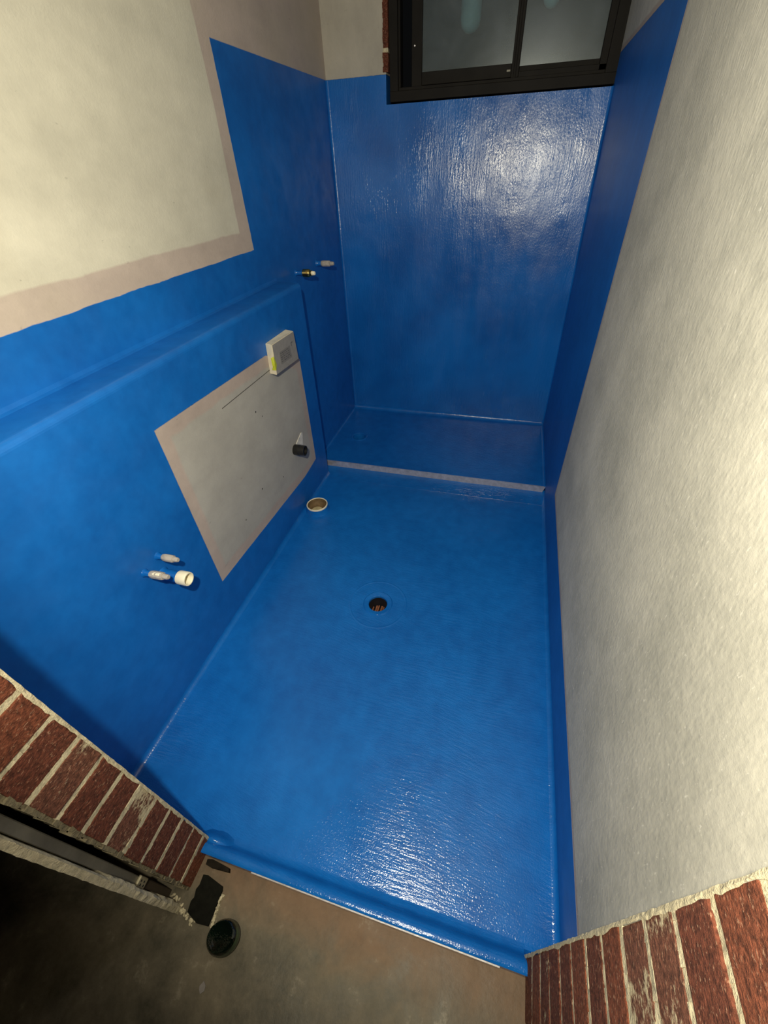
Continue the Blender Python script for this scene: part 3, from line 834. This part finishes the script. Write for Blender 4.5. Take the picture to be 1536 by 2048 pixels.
for r in range(5):
    u = 0.27
    while u < 0.66:
        l_ = random.uniform(0.02, 0.10)
        v = 0.41 + r*0.070
        fquad(bm, u, min(0.69, u + l_), v, v + random.uniform(0.016, 0.026), 0.0015, 0.0019, 1)
        u += l_ + random.uniform(0.015, 0.05)
fquad(bm, 0.78, 0.80, 0.30, 0.42, 0.0010, 0.0014, 1); fquad(bm, 0.80, 0.86, 0.29, 0.32, 0.0010, 0.0014, 1)
q = finish('printed_label', bm, [simple('label_grey', (0.20, 0.19, 0.18), 0.6), simple('label_ink', (0.085, 0.08, 0.08), 0.6)], cv); q['label'] = 'faded grey printed sticker'
q.location = (0, 0, 0)
bm = bmesh.new()
# strip folded round the near edge
P = [(X1+dp*0.72, 1.5690, 0.900), (X1+dp+0.0022, 1.5720, 0.905), (X1+dp+0.0022, 1.5800, 0.880), (X1+dp+0.0022, 1.5830, 0.868), (X1+dp+0.0022, 1.5700, 0.846), (X1+dp*0.55, 1.5700, 0.848), (X1+dp*0.78, 1.5670, 0.862)]
P = [(x, y-0.0035 if i in (0, 5, 6) else y, z) for i, (x, y, z) in enumerate(P)]
vs = [bm.verts.new(p) for p in P]
c0 = bm.verts.new((X1+dp+0.0024, 1.5665, 0.874))
for i in range(len(vs)): bm.faces.new((vs[i], vs[(i+1) % len(vs)], c0))
q = finish('yellow_tape', bm, m_yellow, t); q['label'] = 'small yellow-green tape tab on the near edge'

# ------------------------------------------------------------ things on the entry floor
bm = bmesh.new()
pts = [(-0.600, 0.066), (-0.586, 0.068), (-0.534, 0.058), (-0.530, 0.050), (-0.528, -0.021), (-0.560, -0.024), (-0.597, -0.012), (-0.601, 0.010), (-0.597, 0.018), (-0.602, 0.034), (-0.598, 0.044)]
prism(bm, pts, 'z', ZE-0.001, ZE+0.007)
o = finish('dark_plate', bm, m_dark_plate)  # thin near-black plate with a ragged outline
tag(o, 'flat dark plate with ragged edge at the foot of the left brick jamb', 'tile')
bm = bmesh.new()
for i in range(16):
    f = i/15
    x = -0.528 + 0.006*f + random.uniform(-.0015, .0015); y = 0.040 - 0.062*f
    box(bm, x, x+0.006*random.uniform(0.6, 1.4), y, y+0.005, ZE-0.002, ZE+0.006 + random.uniform(0, 0.004), jit=0.0012)
o = finish('mortar_crumb_strip', bm, m_mortar)
tag(o, 'line of glittering cream mortar crumbs along the right edge of the dark plate', 'mortar', kind=None)
bm = bmesh.new()
prism(bm, [(-0.604, 0.098), (-0.590, 0.101), (-0.534, 0.096), (-0.530, 0.088), (-0.585, 0.084), (-0.602, 0.086)], 'z', ZE-0.001, ZE+0.018)
o = finish('timber_offcut', bm, simple('dark_timber', (0.012, 0.009, 0.006), 0.9, nsc=40, namp=0.4, bsc=80, spec=0.15))
tag(o, 'small dark brown offcut lying against the blue threshold corner', 'offcut')
# pale rubble at the foot of the cream wall edge
bm = bmesh.new()
random.seed(11)
for i in range(46):
    f = random.random(); x = -0.66 + 0.085*f + random.uniform(-.008, .008); y = 0.004 - 0.030*f + random.uniform(-.006, .008); s = random.uniform(0.0022, 0.006)
    mm = Matrix.Translation((x, y, ZE + s*0.5)) @ Matrix.Rotation(random.random()*3, 4, 'Z') @ Matrix.Diagonal((s, s*random.uniform(.6, 1), s*0.8, 1))
    bmesh.ops.create_icosphere(bm, subdivisions=1, radius=1.0, matrix=mm)
o = finish('mortar_rubble', bm, m_mortar)
tag(o, 'scattered cream mortar crumbs at the foot of the metal channel', 'rubble', kind='stuff')
# glossy dark green cap
lc = Vector((-0.470, -0.028, ZE))
t = empty('green_glass_cap', lc); tag(t, 'glossy dark green round glass cap lying tilted on the concrete next to the dark plate', 'cap')
d = Vector((-0.22, -0.02, 0.97)).normalized()
D = axis_mat(lc + Vector((0.0, 0, 0.013)), d) @ Matrix.Rotation(0.2, 4, 'Z') @ Matrix.Diagonal((0.84, 1.0, 1, 1))
bm = bmesh.new()
lathe(bm, [(0, 0.0225), (0.012, 0.0235), (0.022, 0.0255), (0.030, 0.0285), (0.0345, 0.0290), (0.038, 0.0255), (0.0400, 0.019)], 48, D)
finish('face', bm, m_bottle, t, smooth=True)
bm = bmesh.new()
lathe(bm, [(0.0400, 0.0192), (0.0418, 0.014), (0.0402, 0.010), (0.0418, 0.005), (0.0400, 0.0), (0.036, -0.003), (0, -0.003)], 48, D)
q = finish('side', bm, m_bottle_g, t, smooth=True); q['label'] = 'ribbed green side'
bm = bmesh.new()
prism(bm, [(-0.490, -0.116), (-0.484, -0.106), (-0.476, -0.112), (-0.474, -0.120), (-0.481, -0.127), (-0.487, -0.122)], 'z', ZE-0.0005, ZE+0.0025)
o = finish('pale_debris_chip', bm, m_chip); tag(o, 'small pale diamond-shaped chip on the dark concrete floor near the bottom edge', 'debris')
